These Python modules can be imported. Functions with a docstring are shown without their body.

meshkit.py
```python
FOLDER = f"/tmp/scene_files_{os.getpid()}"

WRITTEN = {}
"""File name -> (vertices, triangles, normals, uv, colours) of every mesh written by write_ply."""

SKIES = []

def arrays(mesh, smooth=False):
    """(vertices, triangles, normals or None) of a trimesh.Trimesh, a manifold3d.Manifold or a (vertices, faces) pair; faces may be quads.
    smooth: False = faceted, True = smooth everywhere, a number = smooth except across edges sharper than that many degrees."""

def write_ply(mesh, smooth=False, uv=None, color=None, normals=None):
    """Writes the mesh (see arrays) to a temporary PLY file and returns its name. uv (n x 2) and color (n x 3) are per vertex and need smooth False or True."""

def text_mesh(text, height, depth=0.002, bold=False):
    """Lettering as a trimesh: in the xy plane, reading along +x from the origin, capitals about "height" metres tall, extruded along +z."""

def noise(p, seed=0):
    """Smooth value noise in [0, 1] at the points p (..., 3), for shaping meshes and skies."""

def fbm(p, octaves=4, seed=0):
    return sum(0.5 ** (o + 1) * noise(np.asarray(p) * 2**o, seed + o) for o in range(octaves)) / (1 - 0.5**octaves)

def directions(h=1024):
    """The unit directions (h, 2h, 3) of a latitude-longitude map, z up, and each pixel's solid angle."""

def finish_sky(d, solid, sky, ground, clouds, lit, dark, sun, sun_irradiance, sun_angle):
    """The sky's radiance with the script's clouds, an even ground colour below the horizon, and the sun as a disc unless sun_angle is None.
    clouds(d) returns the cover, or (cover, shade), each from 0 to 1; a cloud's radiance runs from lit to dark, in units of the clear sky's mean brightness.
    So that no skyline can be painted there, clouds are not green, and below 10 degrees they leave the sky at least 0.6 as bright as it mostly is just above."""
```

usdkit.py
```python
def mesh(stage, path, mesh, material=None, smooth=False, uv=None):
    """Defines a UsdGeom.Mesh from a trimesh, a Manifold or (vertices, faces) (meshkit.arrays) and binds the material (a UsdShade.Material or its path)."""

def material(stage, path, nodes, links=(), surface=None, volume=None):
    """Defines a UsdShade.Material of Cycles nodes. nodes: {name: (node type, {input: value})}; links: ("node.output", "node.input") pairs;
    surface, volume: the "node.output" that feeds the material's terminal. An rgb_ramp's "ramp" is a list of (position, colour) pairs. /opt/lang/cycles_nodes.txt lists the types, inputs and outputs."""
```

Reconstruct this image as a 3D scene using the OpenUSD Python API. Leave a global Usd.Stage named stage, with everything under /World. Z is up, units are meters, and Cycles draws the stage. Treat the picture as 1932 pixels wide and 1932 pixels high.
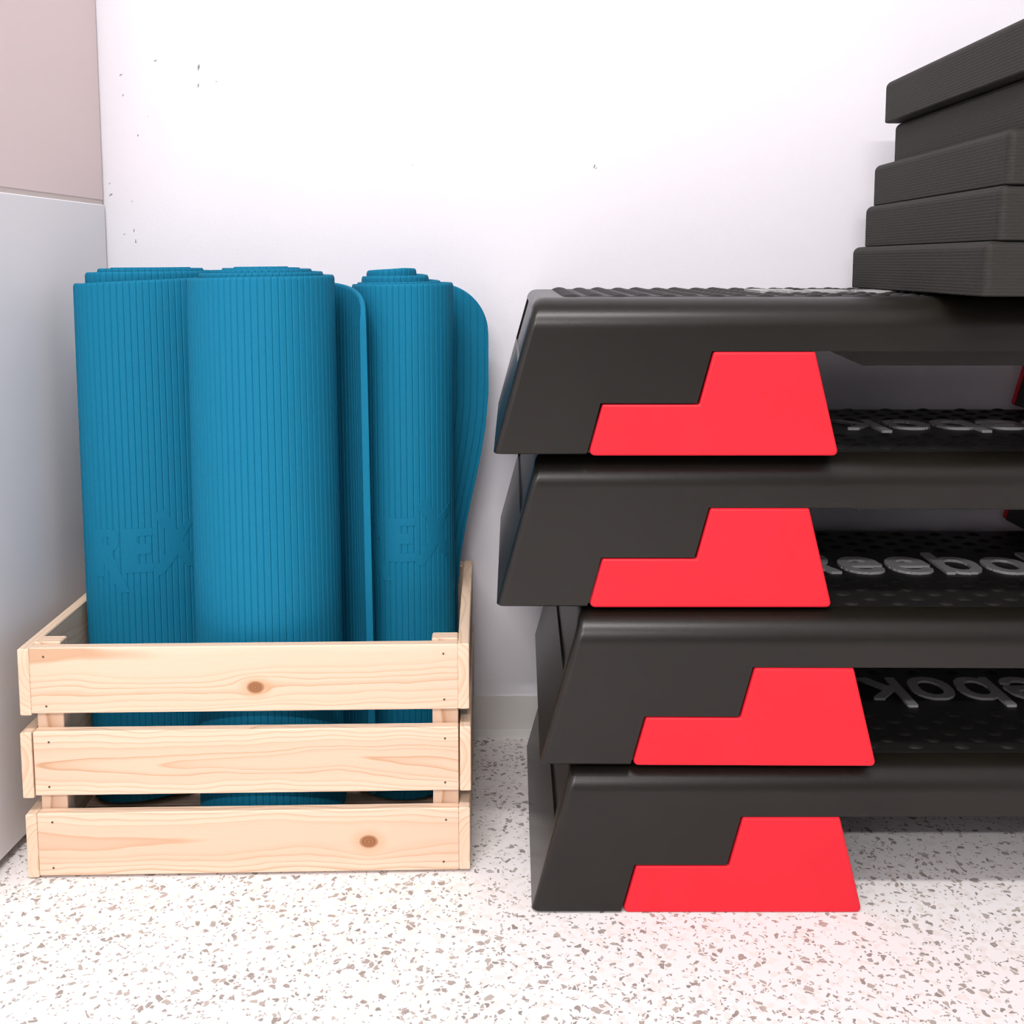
import math, random
import numpy as np, trimesh, usdkit, meshkit
import mapbox_earcut as earcut
from manifold3d import Manifold, Mesh as MMesh
from pxr import Usd, UsdGeom, UsdLux, UsdShade, Gf, Sdf

stage = Usd.Stage.CreateInMemory()
UsdGeom.SetStageUpAxis(stage, 'Z')
UsdGeom.SetStageMetersPerUnit(stage, 1.0)
UsdGeom.Xform.Define(stage, '/World')
stage.SetDefaultPrim(stage.GetPrimAtPath('/World'))

# ------------------------------------------------------------------ camera
PITCH, FPX, PPY, CAM_H = 6.0, 1950.0, 702.0, 0.628
cam = UsdGeom.Camera.Define(stage, '/World/camera')
cam.CreateHorizontalApertureAttr(36.0)
cam.CreateVerticalApertureAttr(36.0)
cam.CreateFocalLengthAttr(FPX / 1932 * 36.0)
cam.CreateVerticalApertureOffsetAttr(-(966 - PPY) / 1932 * 36.0)
cam.CreateClippingRangeAttr(Gf.Vec2f(0.02, 100))
cx = UsdGeom.Xformable(cam)
cx.AddTranslateOp().Set(Gf.Vec3d(0, 0, CAM_H))
cx.AddRotateXOp().Set(90.0 - PITCH)
cam.CreateExposureAttr(1.92)

# ------------------------------------------------------------------ lights (ceiling tube fittings of the room)
LIGHTS = [  # x, y, length along x, width along y, intensity
    (-0.25, -0.40, 1.40, 0.16, 20.5),
    (-0.60, -2.75, 1.40, 0.16, 49.0),
]
for i, (lx, ly, lw, lh, li) in enumerate(LIGHTS):
    L = UsdLux.RectLight.Define(stage, f'/World/ceiling_tube_light_{i + 1:03d}' if i else '/World/ceiling_tube_light')
    L.CreateWidthAttr(lw); L.CreateHeightAttr(lh); L.CreateIntensityAttr(li)
    L.CreateColorAttr(Gf.Vec3f(1.0, 0.965, 0.955))
    UsdGeom.Xformable(L).AddTranslateOp().Set(Gf.Vec3d(lx, ly, 2.66))
# ------------------------------------------------------------------ helpers
NAMES = {}
def numbered(parent, name):
    k = NAMES.get((parent, name), 0)
    NAMES[(parent, name)] = k + 1
    return f'{parent}/{name}' + (f'_{k:03d}' if k else '')

def tag(p, label=None, cat=None, group=None, kind=None):
    for k, v in (('label', label), ('category', cat), ('group', group), ('kind', kind)):
        if v:
            p.SetCustomDataByKey(k, v)
    return p

def thing(name, label, cat, loc=(0, 0, 0), rotz=0.0, group=None):
    x = UsdGeom.Xform.Define(stage, numbered('/World', name))
    x.AddTranslateOp().Set(Gf.Vec3d(*map(float, loc)))
    x.AddRotateZOp().Set(float(rotz))
    return tag(x.GetPrim(), label, cat, group)

def copy_of(src, name, label, cat, loc, rotz, group):
    p = thing(name, label, cat, loc, rotz, group)
    p.GetReferences().AddInternalReference(src.GetPath())
    p.SetInstanceable(True)
    return p

def part(name, mesh, mat, parent='/World', smooth=30, label=None, kind=None):
    par = str(parent.GetPath()) if hasattr(parent, 'GetPath') else parent
    m = usdkit.mesh(stage, numbered(par, name), mesh, mat, smooth=smooth)
    return tag(m.GetPrim(), label=label, kind=kind)

def cat_mesh(*ms):
    return trimesh.util.concatenate([m for m in ms])

def box(x0, x1, y0, y1, z0, z1):
    m = trimesh.creation.box((x1 - x0, y1 - y0, z1 - z0))
    m.apply_translation(((x0 + x1) / 2, (y0 + y1) / 2, (z0 + z1) / 2))
    return m

def ring_rect(hx, hy, r, z, n=5, cx=0.0, cy=0.0):
    out = []
    for sx, sy, a0 in ((1, 1, 0), (-1, 1, 90), (-1, -1, 180), (1, -1, 270)):
        for k in range(n):
            a = math.radians(a0 + 90 * k / (n - 1))
            out.append((cx + sx * (hx - r) + r * math.cos(a), cy + sy * (hy - r) + r * math.sin(a), z))
    return np.array(out)

def orient(v, f):
    m = trimesh.Trimesh(v, f, process=False)
    if m.volume < 0:
        m.invert()
    return m

def loft(rings):
    """Closed solid through rings of equal count; flat caps by ear clipping, so rings may be concave."""
    n, k = len(rings[0]), len(rings)
    v = np.vstack(rings)
    f = []
    for j in range(k - 1):
        for i in range(n):
            a, b = j * n + i, j * n + (i + 1) % n
            f += [(a, b, b + n), (a, b + n, a + n)]
    def cap(ring):
        c = ring - ring.mean(0)
        _, _, vt = np.linalg.svd(c)
        p2 = np.ascontiguousarray(c @ vt[:2].T, np.float64)
        t = earcut.triangulate_float64(p2, np.array([n], np.uint32)).reshape(-1, 3).astype(int)
        return t, vt
    lo, _ = cap(rings[0]); hi, _ = cap(rings[-1])
    m = np.array(f)
    def nrm(v, t):
        return np.cross(v[t[:, 1]] - v[t[:, 0]], v[t[:, 2]] - v[t[:, 0]]).sum(0)
    axis = rings[-1].mean(0) - rings[0].mean(0)
    side = trimesh.Trimesh(v, m, process=False)
    # make the side wall face outwards
    mid = v[:n].mean(0)
    s = 0.0
    for j in range(min(n, 60)):
        pass
    out = np.vstack([m, lo, hi + (k - 1) * n])
    if np.dot(nrm(v, lo), axis) > 0:
        lo = lo[:, ::-1]
    if np.dot(nrm(v, hi + (k - 1) * n), axis) < 0:
        hi = hi[:, ::-1]
    best = trimesh.Trimesh(v, np.vstack([m, lo, hi + (k - 1) * n]), process=False)
    if not best.is_winding_consistent:
        best = trimesh.Trimesh(v, np.vstack([m[:, ::-1], lo, hi + (k - 1) * n]), process=False)
    if best.volume < 0:
        best.invert()
    return best

def man(m):
    return Manifold(MMesh(np.asarray(m.vertices, np.float32), np.asarray(m.faces, np.uint32)))

def unman(m):
    q = m.to_mesh()
    return trimesh.Trimesh(q.vert_properties[:, :3], q.tri_verts, process=False)

def round_poly(pts, radii, n=5):
    out, k = [], len(pts)
    for i in range(k):
        p, a, b = (np.array(pts[j % k], float) for j in (i, i - 1, i + 1))
        r = radii[i]
        u, w = (a - p) / np.linalg.norm(a - p), (b - p) / np.linalg.norm(b - p)
        if r <= 0:
            out.append(p); continue
        half = math.acos(np.clip(u @ w, -1, 1)) / 2
        d = r / math.tan(half)
        c = p + (u + w) / np.linalg.norm(u + w) * r / math.sin(half)
        s, e = p + u * d - c, p + w * d - c
        a0, a1 = math.atan2(s[1], s[0]), math.atan2(e[1], e[0])
        da = (a1 - a0 + math.pi) % (2 * math.pi) - math.pi
        out += [c + r * np.array([math.cos(a0 + da * t), math.sin(a0 + da * t)]) for t in np.linspace(0, 1, n)]
    return np.array(out)

def offset_poly(p, d):
    """Moves a counter-clockwise outline inwards by d."""
    a, b = np.roll(p, 1, 0), np.roll(p, -1, 0)
    e1, e2 = p - a, b - p
    n1 = np.stack([-e1[:, 1], e1[:, 0]], 1) / np.linalg.norm(e1, axis=1)[:, None]
    n2 = np.stack([-e2[:, 1], e2[:, 0]], 1) / np.linalg.norm(e2, axis=1)[:, None]
    s = n1 + n2
    return p + s * (d / np.maximum(1e-6, (s * n1).sum(1)))[:, None]

def slab(x0, x1, y0, y1, z0, z1, c=0.0012):
    """Board with small chamfers all round."""
    rr = []
    for z, i in ((z0, c), (z0 + c, 0), (z1 - c, 0), (z1, c)):
        rr.append(ring_rect((x1 - x0) / 2 - i, (y1 - y0) / 2 - i, max(c - i * .5, .0003), z, 3, (x0 + x1) / 2, (y0 + y1) / 2))
    return loft(rr)

# ------------------------------------------------------------------ materials
def M(name, nodes, links=(), surface='p.BSDF'):
    return usdkit.material(stage, '/World/Looks/' + name, nodes, links, surface=surface)

class G:
    """Small node graph builder."""
    def __init__(s): s.n, s.l, s.k = {}, [], 0
    def add(s, kind, **kw):
        s.k += 1
        nm = f'n{s.k}'
        vals = {}
        for a, b in kw.items():
            if isinstance(b, str) and '.' in b and b.split('.')[0] in s.n:
                s.l.append((b, f'{nm}.{a}'))
            else:
                vals[a] = b
        s.n[nm] = (kind, vals)
        return nm
    def math(s, op, a, b=0.0):
        return s.add('math', math_type=op, value1=a, value2=b) + '.value'
    def mix(s, f, a, b):
        return s.add('mix_color', fac=f, a=a, b=b) + '.result'
    def done(s, name, **bsdf):
        p = s.add('principled_bsdf', **bsdf)
        return M(name, s.n, s.l, surface=p + '.BSDF')

def plain(name, col, rough=0.6, spec=0.5, bump=None, var=None, **kw):
    g = G()
    tc = g.add('texture_coordinate')
    args = dict(base_color=col, roughness=rough, specular_ior_level=spec, **kw)
    if var:
        sc, amt, col2 = var
        nz = g.add('noise_texture', vector=tc + '.object', scale=sc, detail=4.0)
        f = g.add('map_range', value=nz + '.fac', from_min=0.35, from_max=0.65, to_min=0.0, to_max=amt, clamp=True)
        args['base_color'] = g.mix(f + '.result', col, col2)
    if bump:
        sc, dist, st = bump
        nb = g.add('noise_texture', vector=tc + '.object', scale=sc, detail=2.0)
        b = g.add('bump', sample_center=0.0, height=nb + '.fac', distance=dist, strength=st)
        args['normal'] = b + '.normal'
    return g.done(name, **args)

m_wall = plain('wall_paint', (.815, .80, .845), .75, .3, bump=(420, .0006, .25))
m_far = plain('far_wall_grey', (.16, .16, .17), .8, .2)
m_ceiling = plain('ceiling_paint', (.82, .82, .82), .9, .2)
m_skirting = plain('skirting_vinyl', (.75, .73, .70), .5, .4)
m_cove = plain('skirting_lip', (.80, .79, .77), .5, .4)
m_panel_white = plain('cabinet_white', (.78, .785, .80), .45, .4)
m_panel_pink = plain('cabinet_blush', (.74, .62, .60), .5, .4)
m_panel_edge = plain('cabinet_edge', (.60, .53, .49), .5, .4)
m_dark_gap = plain('dark_gap', (.12, .11, .11), .8, .2)
m_scuff = plain('scuff', (.30, .29, .30), .8, .2)
m_mat = plain('mat_teal', (.003, .155, .275), .78, .2, bump=(1500, .0004, .5), var=(900, .35, (.006, .20, .335)))
m_step = plain('step_charcoal', (.0078, .0066, .0046), .31, .38, bump=(900, .0003, .22), var=(9, .55, (.0112, .0098, .0073)))
m_tread = plain('tread_rubber', (.009, .0086, .008), .5, .35, bump=(1500, .0003, .2))
m_letter = plain('letter_grey', (.38, .38, .38), .26, .5)
m_red = plain('riser_red', (.66, .013, .026), .45, .3, bump=(1300, .0002, .15), var=(14, .25, (.72, .018, .036)))
m_nail = plain('nail', (.10, .07, .05), .6, .4)

def foam_mat():
    g = G()
    tc = g.add('texture_coordinate')
    mp = g.add('mapping', vector=tc + '.object', scale=(120.0, 120.0, 900.0))
    nz = g.add('noise_texture', vector=mp + '.vector', scale=1.0, detail=3.0)
    wv = g.add('wave_texture', wave_type='bands', bands_direction='z', vector=tc + '.object', scale=110.0, distortion=0.6, detail=2.0, detail_scale=6.0)
    h = g.math('add', nz + '.fac', g.math('multiply', wv + '.fac', .45))
    b = g.add('bump', height=h, distance=.0006, strength=.55)
    c = g.mix(nz + '.fac', (.014, .0132, .0108), (.028, .026, .0215))
    return g.done('pad_foam', base_color=c, roughness=.68, specular_ior_level=.28, normal=b + '.normal')
m_pad = foam_mat()

def floor_mat():
    g = G()
    geo = g.add('geometry')
    warp = g.add('noise_texture', vector=geo + '.position', scale=95.0, detail=2.0)
    off = g.add('vector_math', math_type='subtract', vector1=warp + '.color', vector2=(.5, .5, .5))
    offs = g.add('vector_math', math_type='scale', vector1=off + '.vector', scale=.010)
    pos = g.add('vector_math', math_type='add', vector1=geo + '.position', vector2=offs + '.vector')
    col = (.86, .825, .82)
    def chips(scale, keep, edge, tint_a, tint_b, base):
        v = g.add('voronoi_texture', dimensions='2D', feature='f1', vector=pos + '.vector', scale=scale, randomness=1.0)
        e = g.add('voronoi_texture', dimensions='2D', feature='distance_to_edge', vector=pos + '.vector', scale=scale, randomness=1.0)
        c = g.add('separate_color', color=v + '.color')
        on = g.math('less_than', c + '.r', keep)
        big = g.math('greater_than', e + '.distance', edge)
        f = g.math('multiply', on, big)
        return g.mix(f, base, g.mix(c + '.g', tint_a, tint_b))
    c1 = chips(170.0, .22, .07, (.80, .75, .71), (.83, .76, .74), col)
    c1 = chips(160.0, .09, .13, (.30, .26, .235), (.48, .43, .39), c1)
    c1 = chips(255.0, .085, .16, (.28, .25, .23), (.46, .41, .38), c1)
    c1 = chips(430.0, .08, .14, (.32, .29, .27), (.50, .45, .42), c1)
    return g.done('floor_vinyl', base_color=c1, roughness=.42, specular_ior_level=.35)
m_floor = floor_mat()

def wood(name, seed, pith_y=-.05, pith_z=0.0, tilt=0.0, freq=150.0, knots=(), heart=.5, light=(.80, .61, .46), dark=(.54, .315, .18), along='x', ytilt=0.0, heart_w=.022):
    """Sawn pine: growth rings round a pith line that runs along the board, bent around knots."""
    g = G()
    tc = g.add('texture_coordinate')
    s = g.add('separate_xyz', vector=tc + '.object')
    X, Y = (s + '.x', s + '.y') if along == 'x' else (s + '.y', s + '.x')
    Z = s + '.z'
    if along == 'z':
        X, Y, Z = s + '.z', s + '.y', s + '.x'
    lowv = g.add('combine_xyz', x=g.math('multiply', X, 7.0), y=g.math('multiply', Y, 14.0), z=g.math('add', g.math('multiply', Z, 16.0), seed * 7.3))
    low = g.add('noise_texture', vector=lowv + '.vector', scale=1.0, detail=3.0, roughness=.45)
    wob = g.math('multiply', g.math('subtract', low + '.fac', .5), .030)
    zz = g.math('add', g.math('subtract', Z, pith_z), g.math('multiply', X, tilt))
    zz = g.math('add', zz, wob)
    knotmask = None
    for (kx, kz, kr, kb) in knots:
        dx = g.math('multiply', g.math('subtract', X, kx), 1 / (kr * 3.2))
        dz = g.math('multiply', g.math('subtract', Z, kz), 1 / (kr * 1.7))
        q = g.math('add', g.math('multiply', dx, dx), g.math('multiply', dz, dz))
        e = g.math('power', 2.718, g.math('multiply', q, -1.0))
        zz = g.math('subtract', zz, g.math('multiply', g.math('multiply', dz, e), kb))
        dx2 = g.math('multiply', g.math('subtract', X, kx), 1 / (kr * 1.35))
        dz2 = g.math('multiply', g.math('subtract', Z, kz), 1 / kr)
        q2 = g.math('power', g.math('add', g.math('multiply', dx2, dx2), g.math('multiply', dz2, dz2)), .5)
        q2 = g.math('add', q2, g.math('multiply', g.math('subtract', low + '.fac', .5), .5))
        knotmask = (q2, kr) if knotmask is None else knotmask
    yy = g.math('add', g.math('subtract', Y, pith_y), g.math('multiply', X, ytilt))
    r = g.math('power', g.math('add', g.math('multiply', yy, yy), g.math('multiply', zz, zz)), .5)
    ph = g.math('multiply', r, freq)
    vary = g.add('noise_texture', dimensions='1D', w=g.math('add', g.math('multiply', ph, .45), seed * 3.1), scale=1.0, detail=1.0)
    ph = g.math('add', ph, g.math('multiply', vary + '.fac', 1.1))
    fr = g.math('fraction', ph)
    rp = g.add('rgb_ramp', ramp=[(0, (0, 0, 0)), (.50, (.05, .05, .05)), (.82, (.45, .45, .45)), (.93, (1, 1, 1)), (1, (0, 0, 0))], fac=fr)
    strength = g.math('multiply', g.math('add', vary + '.fac', .1), 1.15)
    f = g.math('multiply', rp + '.color', strength)
    hz = g.math('absolute', g.math('add', Z, g.math('multiply', wob, .5)))
    hm = g.add('map_range', value=hz, from_min=heart_w - .003, from_max=heart_w + .003, to_min=heart, to_max=0.0, clamp=True)
    base = g.mix(hm + '.result', light, (.775, .545, .40))
    finev = g.add('combine_xyz', x=g.math('multiply', X, 25.0), y=g.math('multiply', Y, 700.0), z=g.math('multiply', Z, 900.0))
    fine = g.add('noise_texture', vector=finev + '.vector', scale=1.0, detail=2.0)
    c = g.mix(g.math('multiply', fine + '.fac', .16), base, dark)
    c = g.mix(f, c, dark)
    if knotmask:
        q2, kr = knotmask
        kf = g.add('map_range', value=q2, from_min=.72, from_max=1.02, to_min=1.0, to_max=0.0, clamp=True)
        kring = g.math('fraction', g.math('multiply', q2, 3.2))
        kc = g.mix(kring, (.40, .19, .085), (.22, .085, .035))
        halo = g.add('map_range', value=q2, from_min=.9, from_max=2.1, to_min=.45, to_max=0.0, clamp=True)
        c = g.mix(halo + '.result', c, (.62, .33, .16))
        c = g.mix(kf + '.result', c, kc)
    b = g.add('bump', height=fine + '.fac', distance=.0003, strength=.25)
    return g.done(name, base_color=c, roughness=.6, specular_ior_level=.3, normal=b + '.normal')

# ------------------------------------------------------------------ the room
WALL_Y = 1.3205
def struct(name, mesh, mat, label=None):
    return tag(part(name, mesh, mat, smooth=False), label=label, kind='structure')
struct('floor', box(-1.6, 3.0, -3.6, WALL_Y + .1, -.05, 0), m_floor, 'white speckled vinyl floor with grey brown chips')
wall = struct('wall_back', box(-1.6, 3.0, WALL_Y, WALL_Y + .1, 0, 2.7), m_wall, 'plain white painted wall behind mats and steps')
struct('wall_left', box(-1.7, -1.6, -3.6, WALL_Y + .1, 0, 2.7), m_wall, 'white wall on the left')
struct('wall_right', box(3.0, 3.1, -3.6, WALL_Y + .1, 0, 2.7), m_wall, 'white wall on the right')
struct('wall_front', box(-1.6, 3.0, -3.7, -3.6, 0, 2.7), m_far, 'dim grey wall at the far end of the room')
struct('ceiling', box(-1.7, 3.1, -3.6, WALL_Y + .1, 2.7, 2.8), m_ceiling, 'white ceiling')
bb = struct('baseboard_back', box(-.512, 3.0, WALL_Y - .0022, WALL_Y + .001, .011, .0575), m_skirting, 'beige vinyl skirting strip along the white wall')
part('lip', box(-.512, 3.0, WALL_Y - .004, WALL_Y + .001, .0, .0112), m_cove, bb, smooth=False, label='pale lip at the foot of the skirting')

# small dark scuffs on the wall (x, z, length, angle)
rs = random.Random(4)
def wall_pt(px, py):
    t = (py - PPY) / FPX
    c, s = math.cos(math.radians(PITCH)), math.sin(math.radians(PITCH))
    h = WALL_Y * (s + t * c) / (c - t * s)
    zc = WALL_Y * c + h * s
    return (px - 966) * zc / FPX, CAM_H - h
for x, z, ln, ang in ((-.4878, .8618, .005, 40), (-.3905, .8708, .009, 80), (-.3916, .8487, .006, 75), (-.3690, .8535, .003, 30), (-.4693, .7878, .004, 70),
                      (-.5071, .7283, .004, 30), (-.5062, .7142, .006, 35), (-.4787, .6695, .005, 85), (-.4910, .6650, .003, 10), (-.4770, .6560, .006, 88),
                      (-.4800, .7060, .003, 60), (-.4860, .8370, .004, 55), (-.4440, .8790, .005, 20), (.1035, .7495, .006, 70), (.1057, .7472, .0035, 20),
                      (-.4560, .8110, .002, 0), (-.1250, .7510, .002, 0)):
    a = math.radians(ang)
    pts = []
    for k in range(9):
        b = 2 * math.pi * k / 9
        u, w = ln / 2 * math.cos(b) * rs.uniform(.7, 1), ln * .16 * math.sin(b) * rs.uniform(.5, 1.2)
        pts.append((x + u * math.cos(a) - w * math.sin(a), z + u * math.sin(a) + w * math.cos(a)))
    pts = np.array(pts)
    part('scuff_mark', loft([np.column_stack([pts[:, 0], np.full(9, WALL_Y - .0002), pts[:, 1]]), np.column_stack([pts[:, 0], np.full(9, WALL_Y + .0005), pts[:, 1]])]), m_scuff, wall, smooth=False)

# cabinet on the left; its near side leans very slightly off the wall's normal
cab = thing('storage_cabinet', 'tall cabinet on the left with white lower and blush pink upper side panel', 'cabinet', (-.5135, 1.3175, 0), 0)
def side_block(inset, z0, z1, c):
    p = np.array([(-inset, -.0005), (-.42, -.0005), (-.42, -.38), (-.0226 - inset, -.38)])
    rings = [offset_poly(p, i) for i in (c, 0, 0, c)]
    return loft([np.column_stack([q, np.full(4, z)]) for q, z in zip(rings, (z0, z0 + c, z1 - c, z1))])
part('plinth', side_block(.012, 0, .0105, .0002), m_dark_gap, cab, smooth=False)
part('side_panel', side_block(0, .010, .7015, .0014), m_panel_white, cab, label='white lower side panel', smooth=False)
part('joint_strip', side_block(.0022, .7013, .7068, .0004), m_panel_edge, cab, label='thin beige strip between the panels', smooth=False)
part('side_panel', side_block(.0015, .7068, 2.10, .0010), m_panel_pink, cab, label='blush pink upper side panel', smooth=False)

# ------------------------------------------------------------------ wooden crate
CW, CD = .2268, .1475      # half width, half depth
CR = 1.5
cr = math.radians(CR)
fx, fy = -.2695, 1.0055
crate = thing('wooden_crate', 'pale slatted pine crate holding the rolled teal mats', 'crate', (fx - math.sin(cr) * CD, fy + math.cos(cr) * CD, 0), CR)
ROWS = ((.003, .0705), (.0885, .1575), (.1760, .2450))
T = .0115
def centred(mesh, parent_mat, name, mat, **kw):
    return part(name, mesh, mat, crate, **kw)

def board(name, x0, x1, y0, y1, z0, z1, mat, **kw):
    """A board whose own origin lies at its middle, so that its grain is its own."""
    cx_, cy_, cz_ = (x0 + x1) / 2, (y0 + y1) / 2, (z0 + z1) / 2
    m = slab(x0 - cx_, x1 - cx_, y0 - cy_, y1 - cy_, z0 - cz_, z1 - cz_, .0011)
    p = part(name, m, mat, crate, smooth=20, **kw)
    UsdGeom.Xformable(p).AddTranslateOp().Set(Gf.Vec3d(cx_, cy_, cz_))
    return p

front_wood = [
    wood('pine_front_bottom', 1, pith_y=-.030, pith_z=.004, tilt=.008, ytilt=.012, freq=190, knots=((.122, -.0015, .0075, .016),), heart=.95, heart_w=.021),
    wood('pine_front_middle', 2, pith_y=-.016, pith_z=-.002, tilt=.012, ytilt=-.030, freq=190, heart=.95, heart_w=.020),
    wood('pine_front_top', 3, pith_y=-.052, pith_z=.030, tilt=-.012, ytilt=.01, freq=230, knots=((.010, -.009, .0070, .015),), heart=.6, heart_w=.030),
]
side_wood = [wood(f'pine_side_{k}', 10 + k, pith_y=.03 * (-1) ** k, pith_z=.02 * (k % 3 - 1), tilt=.02, freq=170, heart=.5, along='y', dark=(.58, .37, .21),
                  knots=((-.075, .004, .0095, .012),) if k == 2 else ()) for k in range(3)]
post_wood = wood('pine_post', 21, pith_y=.04, pith_z=.01, freq=140, heart=.2, along='z')
base_wood = wood('pine_base', 31, pith_y=.05, pith_z=.01, freq=130, heart=.4)
back_wood = wood('pine_back', 41, pith_y=.04, pith_z=-.01, freq=150, heart=.5)

nail_m = trimesh.creation.cylinder(radius=.0011, height=.0016, sections=8)
nail_m.apply_transform(trimesh.transformations.rotation_matrix(math.pi / 2, [1, 0, 0]))
rn = random.Random(9)
for i, (z0, z1) in enumerate(ROWS):
    sh = (.0004, -.0008, .0006)[i]
    xf = CW - T - .0004
    fs = board('front_slat', -xf, xf, -CD, -CD + T, z0 + (.0, .001, .0005)[i], z1, front_wood[i])
    zc = (z1 - z0) / 2
    for sx in (-1, 1):
        for dz in (-.36, .34):
            nm = nail_m.copy()
            nm.apply_translation((sx * (xf - .0145 + rn.uniform(-.0015, .0015)), -T / 2 + .0004, dz * (z1 - z0) + rn.uniform(-.002, .002)))
            part('nail', nm, m_nail, fs)
    board('side_slat', -CW + sh, -CW + T + sh, -CD - .0005, CD, z0 - .0015, z1 - .0008, side_wood[i])
    board('side_slat', CW - T - sh, CW - sh, -CD - .0005, CD, z0 + .0005, z1 + .0005, side_wood[(i + 2) % 3 if i == 2 else i])
    board('back_slat', -xf, xf, CD - T, CD, z0, z1, back_wood)
for sx in (-1, 1):
    for sy in (-1, 1):
        x0, x1 = sorted((sx * (CW - T - .0008), sx * (CW - T - .0275)))
        y0, y1 = sorted((sy * (CD - T - .0003), sy * (CD - T - .0180)))
        board('corner_post', x0, x1, y0, y1, .0125, .2470, post_wood)
ny = 5
iy0, iy1 = -CD + T + .0003, CD - T - .0003
wv = (iy1 - iy0 - .006 * (ny - 1)) / ny
for k in range(ny):
    y0 = iy0 + k * (wv + .006)
    board('bottom_board', -CW + T + .0003, CW - T - .0003, y0, y0 + wv, .003, .0122, base_wood)

# ------------------------------------------------------------------ rolled mats
PERIOD, NOTCH, DEEP = .0066, .0008, .0008
def resample(pts, s):
    d = np.concatenate([[0], np.cumsum(np.linalg.norm(np.diff(pts, axis=0), axis=1))])
    s = np.clip(s, 0, d[-1])
    return np.column_stack([np.interp(s, d, pts[:, k]) for k in range(2)]), d

def sstep(t):
    t = np.clip(t, 0, 1)
    return t * t * (3 - 2 * t)

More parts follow.
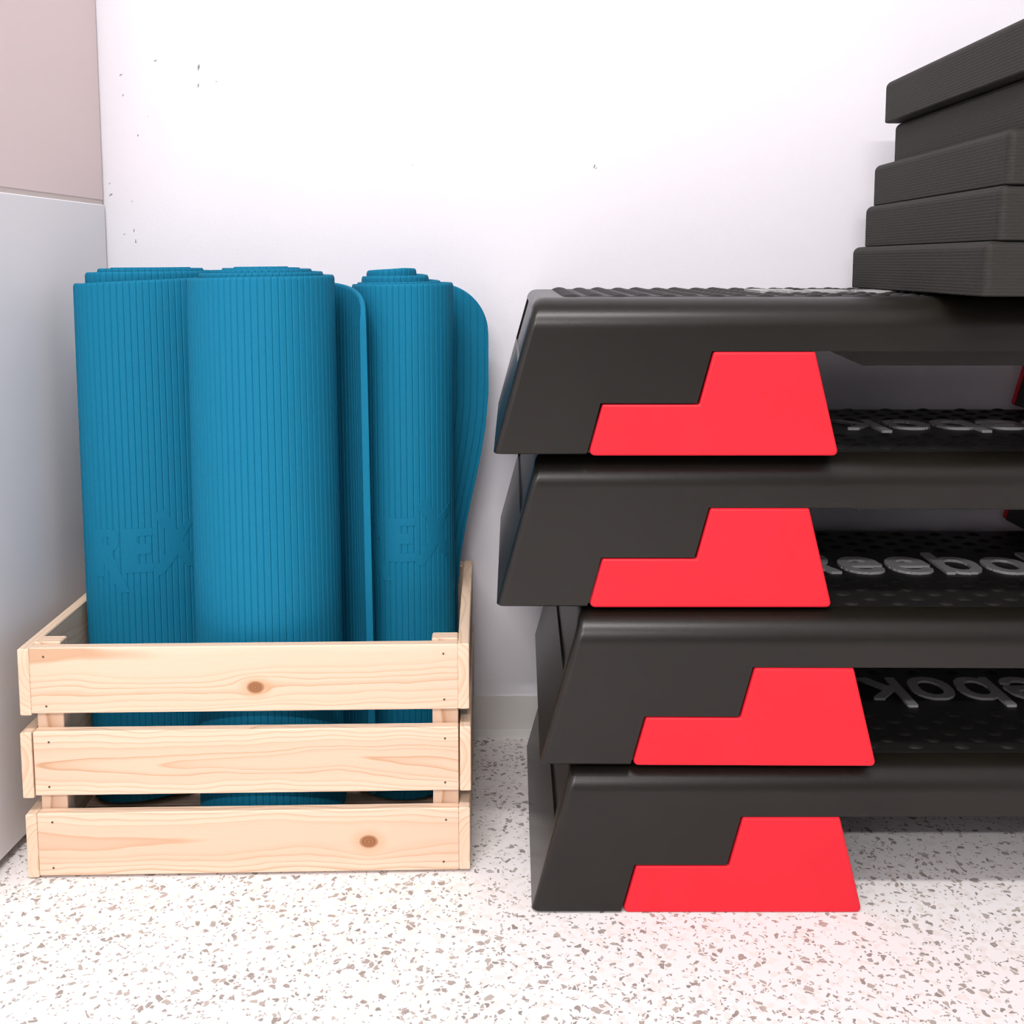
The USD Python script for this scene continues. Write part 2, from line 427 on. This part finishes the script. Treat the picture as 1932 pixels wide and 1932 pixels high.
def make_roll(path, ztop_of, H, corner, thick=.0072, flare=None, taper=None):
    """path: plan curve from the outer end inwards (running counter-clockwise); returns the sheet's mesh and a surface function."""
    d = np.concatenate([[0], np.cumsum(np.linalg.norm(np.diff(path, axis=0), axis=1))])
    total = d[-1]
    s = [0.0, .0006]
    k = 0
    while (k + 1) * PERIOD < total - .004:
        c = (k + .5) * PERIOD
        s += [c - .0021, c - NOTCH, c, c + NOTCH, c + .0021]
        k += 1
    s = np.array(sorted(set(s + list(np.linspace(0, min(corner[0], total), 22)) + [total])))
    s = s[np.concatenate([[True], np.diff(s) > 1e-5])]
    def at(q):
        q = np.asarray(q, float)
        p = np.column_stack([np.interp(q, d, path[:, j]) for j in range(2)])
        e = .0025
        a = np.column_stack([np.interp(q - e, d, path[:, j]) for j in range(2)])
        b = np.column_stack([np.interp(q + e, d, path[:, j]) for j in range(2)])
        t = b - a
        t /= np.linalg.norm(t, axis=1)[:, None]
        return p, np.column_stack([t[:, 1], -t[:, 0]])      # the normal points away from the roll's middle
    P, N = at(s)
    ph = np.abs((s / PERIOD) % 1 - .5) * PERIOD
    groove = np.where(ph < NOTCH * .99, (1 - ph / NOTCH) * DEEP, 0)
    top0 = ztop_of(s)
    bot = top0 - H
    top = top0.copy()
    cs, cz = corner
    m = s < cs
    drop = cz * (1 - np.sqrt(np.maximum(0, 1 - (1 - s[m] / cs) ** 2)))
    top[m] = top0[m] - drop
    bot[m] = bot[m] + drop * .8
    h = thick / 2
    fr = [0, .004, .2, .35, .43, .5, .57, .64, .7, .76, .85, .994, .9985]
    cols = []
    def pt(off, z):
        p = P + N * off[:, None] if np.ndim(off) else P + N * off
        if flare is not None:
            p = p + flare(s)[:, None] * sstep((z - .22) / .26)[:, None] * np.array([[1.0, .06]])
        if taper is not None:
            p = taper[0] + (p - taper[0]) * (1 + taper[1] * np.clip(1 - z / .6, 0, 1))[:, None]
        return np.column_stack([p, z])
    for f in fr:
        rnd = .0011 if f in (0, .9985) else (.0003 if f == .994 else 0)
        cols.append(pt(h - rnd - (groove if rnd == 0 else groove * .8), bot + (top - bot) * f))
    cols.append(pt(h - .0020 + 0 * s, top)); cols.append(pt(-h + .0020 + 0 * s, top))
    for f in fr[::-1]:
        rnd = .0011 if f in (0, .9985) else (.0003 if f == .994 else 0)
        cols.append(pt(-h + rnd + (groove if rnd == 0 else groove * .8), bot + (top - bot) * f))
    V = np.stack(cols, 1)
    ns, nc = V.shape[:2]
    idx = np.arange(ns * nc).reshape(ns, nc)
    a, b = idx[:-1], idx[1:]
    a2, b2 = np.roll(a, -1, 1), np.roll(b, -1, 1)
    F = np.concatenate([np.stack([a, b, b2], -1).reshape(-1, 3), np.stack([a, b2, a2], -1).reshape(-1, 3)])
    caps = []
    for row, flip in ((idx[0], False), (idx[-1], True)):
        for j in range(nc // 2 - 1):
            q = [row[j], row[j + 1], row[nc - 2 - j], row[nc - 1 - j]]
            t = [(q[0], q[1], q[2]), (q[0], q[2], q[3])]
            caps += [x[::-1] for x in t] if flip else t
    F = np.vstack([F, np.array(caps)])
    mesh = orient(V.reshape(-1, 3), F)
    return mesh, at, d

LETTERS = {  # outlines in metres: the mark pressed into the mat, its ribs smoothed away
    'R': [[(.000, -.004), (.000, .050), (.019, .050), (.025, .046), (.027, .038), (.025, .029), (.019, .024), (.0235, .012), (.029, -.004), (.034, -.014), (.036, -.022), (.027, -.022), (.020, -.010), (.013, .008), (.010, .012), (.010, -.004)],
          [(.0095, .032), (.0095, .041), (.0165, .041), (.0180, .0365), (.0165, .032)]],
    'E': [[(0, 0), (0, .050), (.0285, .050), (.0285, .041), (.0125, .041), (.0125, .0325), (.0265, .0325), (.0265, .0205), (.0125, .0205), (.0125, .0100), (.0285, .0100), (.0285, 0)]],
    'X': [[(0, .066), (.0085, .069), (.0150, .060), (.0205, .0445), (.0300, .052), (.0415, .060), (.0430, .056), (.0330, .041), (.0280, .032), (.0340, .020), (.0400, .0085), (.0400, -.001), (.0310, .001), (.0220, .016), (.0130, .004), (.0040, -.006), (-.002, -.004), (-.002, .004), (.0065, .013), (.0140, .030), (.0080, .049), (-.001, .060)]],
}
from shapely.geometry import Polygon as SPoly
def lettering(at, flare, layout, s0, z0, thick=.0072, mirror=1):
    out = []
    for ch, dx in layout:
        rings = LETTERS[ch]
        poly = SPoly(rings[0], rings[1:]).buffer(.0009).buffer(-.0009)
        m = trimesh.creation.extrude_polygon(poly, 1.0, engine='earcut')
        m = m.subdivide_to_size(1.01 if False else 2.0) if False else m
        v, f = trimesh.remesh.subdivide_to_size(m.vertices * [1, 1, .004], m.faces, max_edge=.0045)
        v = v / [1, 1, .004]
        s = s0 + dx + v[:, 0]
        p, n = at(s)
        off = thick / 2 - .0012 + v[:, 2] * .0016
        z = z0 + v[:, 1]
        q = p + n * off[:, None]
        out.append(orient(np.column_stack([q, z]), f))
    return cat_mesh(*out)

def ellipse_path(c, a, b, rot, phi0, turns, pitch, extra=0.0, decay=.6, shift=(0, 0), rmin=.012):
    n = int(turns * 240)
    phi = np.linspace(0, turns * 2 * math.pi, n)
    u = phi / (2 * math.pi)
    g = extra * np.exp(-(phi / decay) ** 1.3) - pitch * u
    ra, rb = np.maximum(a + g, rmin), np.maximum(b + g, rmin * .8)
    th = phi + math.radians(phi0)
    r = math.radians(rot)
    x, y = ra * np.cos(th), rb * np.sin(th)
    return np.column_stack([c[0] + x * math.cos(r) - y * math.sin(r) + shift[0] * u, c[1] + x * math.sin(r) + y * math.cos(r) + shift[1] * u])

def ztop_fn(path, us, zs, turns, lead=0.0):
    d = np.concatenate([[0], np.cumsum(np.linalg.norm(np.diff(path, axis=0), axis=1))])
    uu = np.linspace(0, turns, len(path))
    return lambda s: np.interp(np.interp(s, d, uu), us, zs)

MAT_H = .590
GROUP = None
# left roll
pA = ellipse_path((-.405, 1.176), .088, .053, 28, 20, 3.9, .0125)
zA = ztop_fn(pA, [0, .5, .83, 1.5, 2.5, 4], [.604, .6065, .6135, .6185, .6225, .624], 3.9)
mA, atA, dA = make_roll(pA, zA, MAT_H, (.03, .03))
ta = thing('rolled_mat', 'leftmost rolled teal mat, half hidden, faint embossed letters low on its ribs', 'exercise mat', (-.405, 1.176, .0122), group=None)
def local(mesh, c):
    m = mesh.copy(); m.apply_translation((-c[0], -c[1], -.0122)); return m
part('rolled_sheet', local(mA, (-.405, 1.176)), m_mat, ta, smooth=32)

# middle roll
cB = (-.2645, 1.108)
pB = ellipse_path(cB, .0830, .0795, 0, -6, 5.0, .0118, extra=.0235, decay=.8)
zB = ztop_fn(pB, [0, .25, .5, .75, 1, 2, 3, 5], [.606, .608, .611, .6145, .6157, .6195, .6225, .625], 5.0)
mB, atB, dB = make_roll(pB, zB, MAT_H, (.105, .040), taper=(np.array(cB), .04))
tb = thing('rolled_mat', 'thickest rolled teal mat, front and centre of the crate, with a loose curling end', 'exercise mat', (*cB, .0122))
part('rolled_sheet', local(mB, cB), m_mat, tb, smooth=32)

# right roll
cC = (-.1205, 1.186)
sp = ellipse_path(cC, .0605, .0600, 0, 90, 4.4, .0098, shift=(-.0042, 0))
lead = np.linspace(.0530, .002, 60)
tail = np.column_stack([sp[0, 0] + lead, sp[0, 1] + .004 * (lead / .0530) ** 2])
pC = np.vstack([tail, sp])
nC = len(pC)
dC_ = np.concatenate([[0], np.cumsum(np.linalg.norm(np.diff(pC, axis=0), axis=1))])
uC = np.concatenate([np.linspace(-.25, 0, 60), np.linspace(0, 4.4, len(sp))])
zC = lambda s: np.interp(np.interp(s, dC_, uC), [-.25, 0, .25, .75, 1.25, 1.75, 2.25, 2.75, 3.25, 3.6, 4.4], [.6035, .604, .6045, .6065, .6065, .6085, .6135, .6150, .6195, .623, .6185])
flC = lambda s: .0385 * np.clip(1 - s / .13, 0, 1)
mC, atC, dC = make_roll(pC, zC, MAT_H, (.045, .060), flare=flC)
tcm = thing('rolled_mat', 'right-hand rolled teal mat with embossed letters and an end sticking out', 'exercise mat', (*cC, .0122))
part('rolled_sheet', local(mC, cC), m_mat, tcm, smooth=32)

def s_at_x(at, d, x, lo, hi):
    q = np.linspace(lo, hi, 4000)
    p, n = at(q)
    ok = n[:, 1] < -.2
    return q[ok][np.argmin(np.abs(p[ok, 0] - x))]
# letters: x position of the E's left edge on each roll
sA = s_at_x(atA, dA, -.4290, 0, .42)
lA = lettering(atA, None, (('R', -.033), ('E', 0), ('X', .0325)), sA, .2860)
part('embossed_lettering', local(lA, (-.405, 1.176)), m_mat, ta, smooth=20)
sC = s_at_x(atC, dC, -.1375, .09, .46)
lC = lettering(atC, None, (('R', -.033), ('E', 0), ('X', .0325)), sC, .2960)
part('embossed_lettering', local(lC, cC), m_mat, tcm, smooth=20)

# ------------------------------------------------------------------ step platforms
SL, SW, SZ = .485, .176, .1465     # half length, half depth, deck height
def step_inset(z, zt, rx, ry):
    ix = .27 * min(z, zt - rx) + (rx * (1 - math.sqrt(max(0, 1 - ((z - zt + rx) / rx) ** 2))) if z > zt - rx else 0)
    iy = .032 * min(z, zt - ry) + (ry * (1 - math.sqrt(max(0, 1 - ((z - zt + ry) / ry) ** 2))) if z > zt - ry else 0)
    return ix, iy
def step_solid(grow, zt, z0, rx, ry, r=.007):
    zs = [z0, z0 + .0012] if grow == 0 else [z0]
    zs += [zt - ry - .03, zt - ry] + [zt - ry + ry * math.sin(math.radians(a)) for a in range(8, 91, 7)] + [zt]
    zs = sorted(set(round(z, 6) for z in zs))
    rings = []
    for k, z in enumerate(zs):
        ix, iy = step_inset(max(z, 0), zt, rx, ry)
        e = .0012 if (grow == 0 and k == 0) else 0
        rings.append(ring_rect(SL - ix - grow - e, SW - iy - grow - e, r, z, 6))
    return loft(rings)
def notch_poly():
    left = [(.0840, -.01), (.0866, 0), (.0998, .0493), (.1893, .0493), (.2022, .0975)]
    pts = [(-SL + x, z) for x, z in left] + [(SL - x, z) for x, z in left[::-1]]
    return np.array(pts)
def prism_y(poly, y0, y1):
    return loft([np.column_stack([poly[:, 0], np.full(len(poly), y0), poly[:, 1]]), np.column_stack([poly[:, 0], np.full(len(poly), y1), poly[:, 1]])])
def prism_x(poly, x0, x1):
    return loft([np.column_stack([np.full(len(poly), x0), poly[:, 0], poly[:, 1]]), np.column_stack([np.full(len(poly), x1), poly[:, 0], poly[:, 1]])])

body = man(step_solid(0, SZ, .0018, .011, .030)) - man(step_solid(.0042, SZ - .0042, -.02, .009, .026, .004)) - man(prism_y(notch_poly(), -.3, .3))
# shallow hand-hold recess in each end wall
for sx in (-1, 1):
    poly = np.array([(-.155, .086), (.155, .086), (.135, .136), (-.135, .136)])
    sl = []
    for off in (-.006, .0022):
        sl.append(np.column_stack([sx * (SL - .27 * poly[:, 1] + off * 1.0 + .0) if off > 0 else sx * (SL - .27 * poly[:, 1] - .0022), poly[:, 0], poly[:, 1]]))
    body = body - man(loft(sl))
body = unman(body)

# hanging support rails under the deck, with cut-away ends
rail_pts = np.array([(-.171, .1000), (-.116, .0765), (.116, .0765), (.171, .1000), (.171, .1424), (-.171, .1424)])
def riser(sx, sy):
    p = [(.0886, 0), (.1018, .0484), (.1913, .0484), (.2040, .0970), (.2975, .0970), (.3222, 0)]
    poly = round_poly([(-SL + x, z) for x, z in p][::-1], [.0045, .0022, .0022, .0012, .0022, .0050], 5)
    if trimesh.path.polygons.Polygon(poly).exterior.is_ccw is False:
        poly = poly[::-1]
    poly[:, 0] *= -sx
    if sx > 0:
        poly = poly[::-1]
    rings = []
    for y, i in ((0, .0022), (.0007, .0008), (.0022, 0), (.0110, 0)):
        q = offset_poly(poly, i)
        rings.append(np.column_stack([q[:, 0], np.full(len(q), sy * (SW - .0012 - y)), q[:, 1]]))
    return loft(rings)

def liner(sx, sy):
    p = np.array([(.0892, .001), (.1024, .0480), (.1918, .0480), (.2044, .0970), (.2970, .0970), (.3212, .001)])
    p[:, 0] = -sx * (p[:, 0] - SL)
    y0, y1 = sorted((sy * (SW - .0124), sy * (SW - .0815)))
    return prism_y(p, y0, y1)

def tread():
    dome, kx, nr = [], 14, 4
    base = [(0, 0, .0030)]
    for j, (rr, zz) in enumerate(((.0030, .0027), (.0058, .0018), (.0080, .0006), (.0086, -.0004))):
        for k in range(kx):
            a = 2 * math.pi * k / kx
            base.append((rr * 1.12 * math.cos(a), rr * math.sin(a) * .86, zz))
    f = [(0, 1 + k, 1 + (k + 1) % kx) for k in range(kx)]
    for j in range(3):
        for k in range(kx):
            a, b = 1 + j * kx + k, 1 + j * kx + (k + 1) % kx
            f += [(a, a + kx, b + kx), (a, b + kx, b)]
    base, f = np.array(base), np.array(f)
    vs, fs, n = [], [], 0
    y0, y1, x1 = -SW + .0435, SW - .0425, SL - .075
    r = 0
    y = y0
    while y <= y1:
        x = -x1 + (.02315 if r % 2 else 0)
        while x <= x1:
            if not (abs(y) < .050 and -.22 < x < .125):
                vs.append(base + [x, y, SZ]); fs.append(f + n); n += len(base)
            x += .0463
        y += .01445; r += 1
    return trimesh.Trimesh(np.vstack(vs), np.vstack(fs), process=False)

def word():
    from shapely.ops import unary_union
    m = meshkit.text_mesh('Reebok', .073, .0036)
    b = m.bounds
    k = .309 / (b[1][0] - b[0][0])
    low = m.triangles[np.abs(m.triangles[:, :, 2]).max(1) < 1e-6][:, :, :2]
    low = (low - [b[0][0], 0]) * [k, 1.0]
    shape = unary_union([SPoly(t).buffer(1e-5) for t in low]).buffer(.0014).simplify(.0002)
    w = cat_mesh(*[trimesh.creation.extrude_polygon(g, .0036, engine='earcut') for g in getattr(shape, 'geoms', [shape])])
    w.apply_translation((-.206, -.0365, SZ - .0003))
    return w

STEP_GROUP = 'stacked black step platforms with red risers'
def build_step(label, loc, rotz):
    t = thing('step_platform', label, 'aerobic step', loc, rotz, STEP_GROUP)
    part('platform_shell', body, m_step, t, smooth=28)
    for sy in (-1, 1):
        y = sy * (SW - .0835)
        part('support_rail', prism_y(rail_pts, y - .0018, y + .0018), m_step, t, smooth=False)
    dx, dy = SL - .27 * (SZ - .011) - .045, SW - .0352
    part('tread_sheet', loft([ring_rect(dx, dy, .006, SZ - .0006, 5), ring_rect(dx, dy, .006, SZ + .0002, 5), ring_rect(dx - .0006, dy - .0006, .006, SZ + .0005, 5)]), m_tread, t)
    part('grip_bumps', tread(), m_tread, t, smooth=45, kind='stuff')
    part('raised_lettering', word(), m_letter, t, smooth=25, label='raised silver grey lettering on the deck')
    for sx in (-1, 1):
        for sy in (-1, 1):
            part('riser_block', riser(sx, sy), m_red, t, smooth=25, label='red notched riser block')
    for sx in (-1, 1):
        for sy in (-1, 1):
            part('leg_liner', liner(sx, sy), m_step, t, smooth=False)
    return t

# bottom one first; every other one is turned round
step0 = build_step('bottom black step platform with red risers, standing on the speckled floor', (.5035, .943 + SW, 0.0), 180.0)
copy_of(step0, 'step_platform', 'second black step platform from the floor, shifted furthest right', 'aerobic step', (.5125, .939 + SW, .150), -.5, STEP_GROUP)
copy_of(step0, 'step_platform', 'black step platform directly below the topmost step, its deck partly in shadow', 'aerobic step', (.4695, .959 + SW, .300), 180.0, STEP_GROUP)
copy_of(step0, 'step_platform', 'topmost black step platform, bearing the dark foam pads', 'aerobic step', (.4670, .946 + SW, .450), 0.0, STEP_GROUP)

# ------------------------------------------------------------------ foam pads
PT = .0465
def pad_mesh():
    hx, hy, r = .250, .1675, .008
    rings = [ring_rect(hx - .001, hy - .001, .006, 0, 6), ring_rect(hx, hy, .007, .001, 6), ring_rect(hx, hy, .007, PT - r, 6)]
    for a in range(10, 91, 10):
        i = r * (1 - math.cos(math.radians(a)))
        rings.append(ring_rect(hx - i, hy - i, max(.007 - i, .0015), PT - r + r * math.sin(math.radians(a)), 6))
    return loft(rings)
PAD_GROUP = 'dark foam pads stacked on the top step'
PADS = [  # left edge x at the far end, rotation
    ('bottom charcoal foam pad, resting on the top step', .3955, .5, 1.0420),
    ('second charcoal foam pad from the step, just above the bottom one', .4085, 0.0, 1.0430),
    ('middle charcoal foam pad of the five, third from the step', .4160, -.5, 1.0425),
    ('fourth charcoal foam pad from the step, set back under the topmost one', .4385, 0.0, 1.0420),
    ('topmost charcoal foam pad, overhanging the one below', .4270, .2, 1.0440),
]
pad0 = None
for k, (lab, x, rz, yc) in enumerate(PADS):
    loc, z = None, .6002 + k * (PT + .0004)
    c = (x + .250, yc, z)
    if pad0 is None:
        pad0 = thing('foam_pad', lab, 'foam pad', c, rz, PAD_GROUP)
        part('pad_body', pad_mesh(), m_pad, pad0, smooth=30)
    else:
        copy_of(pad0, 'foam_pad', lab, 'foam pad', c, rz, PAD_GROUP)
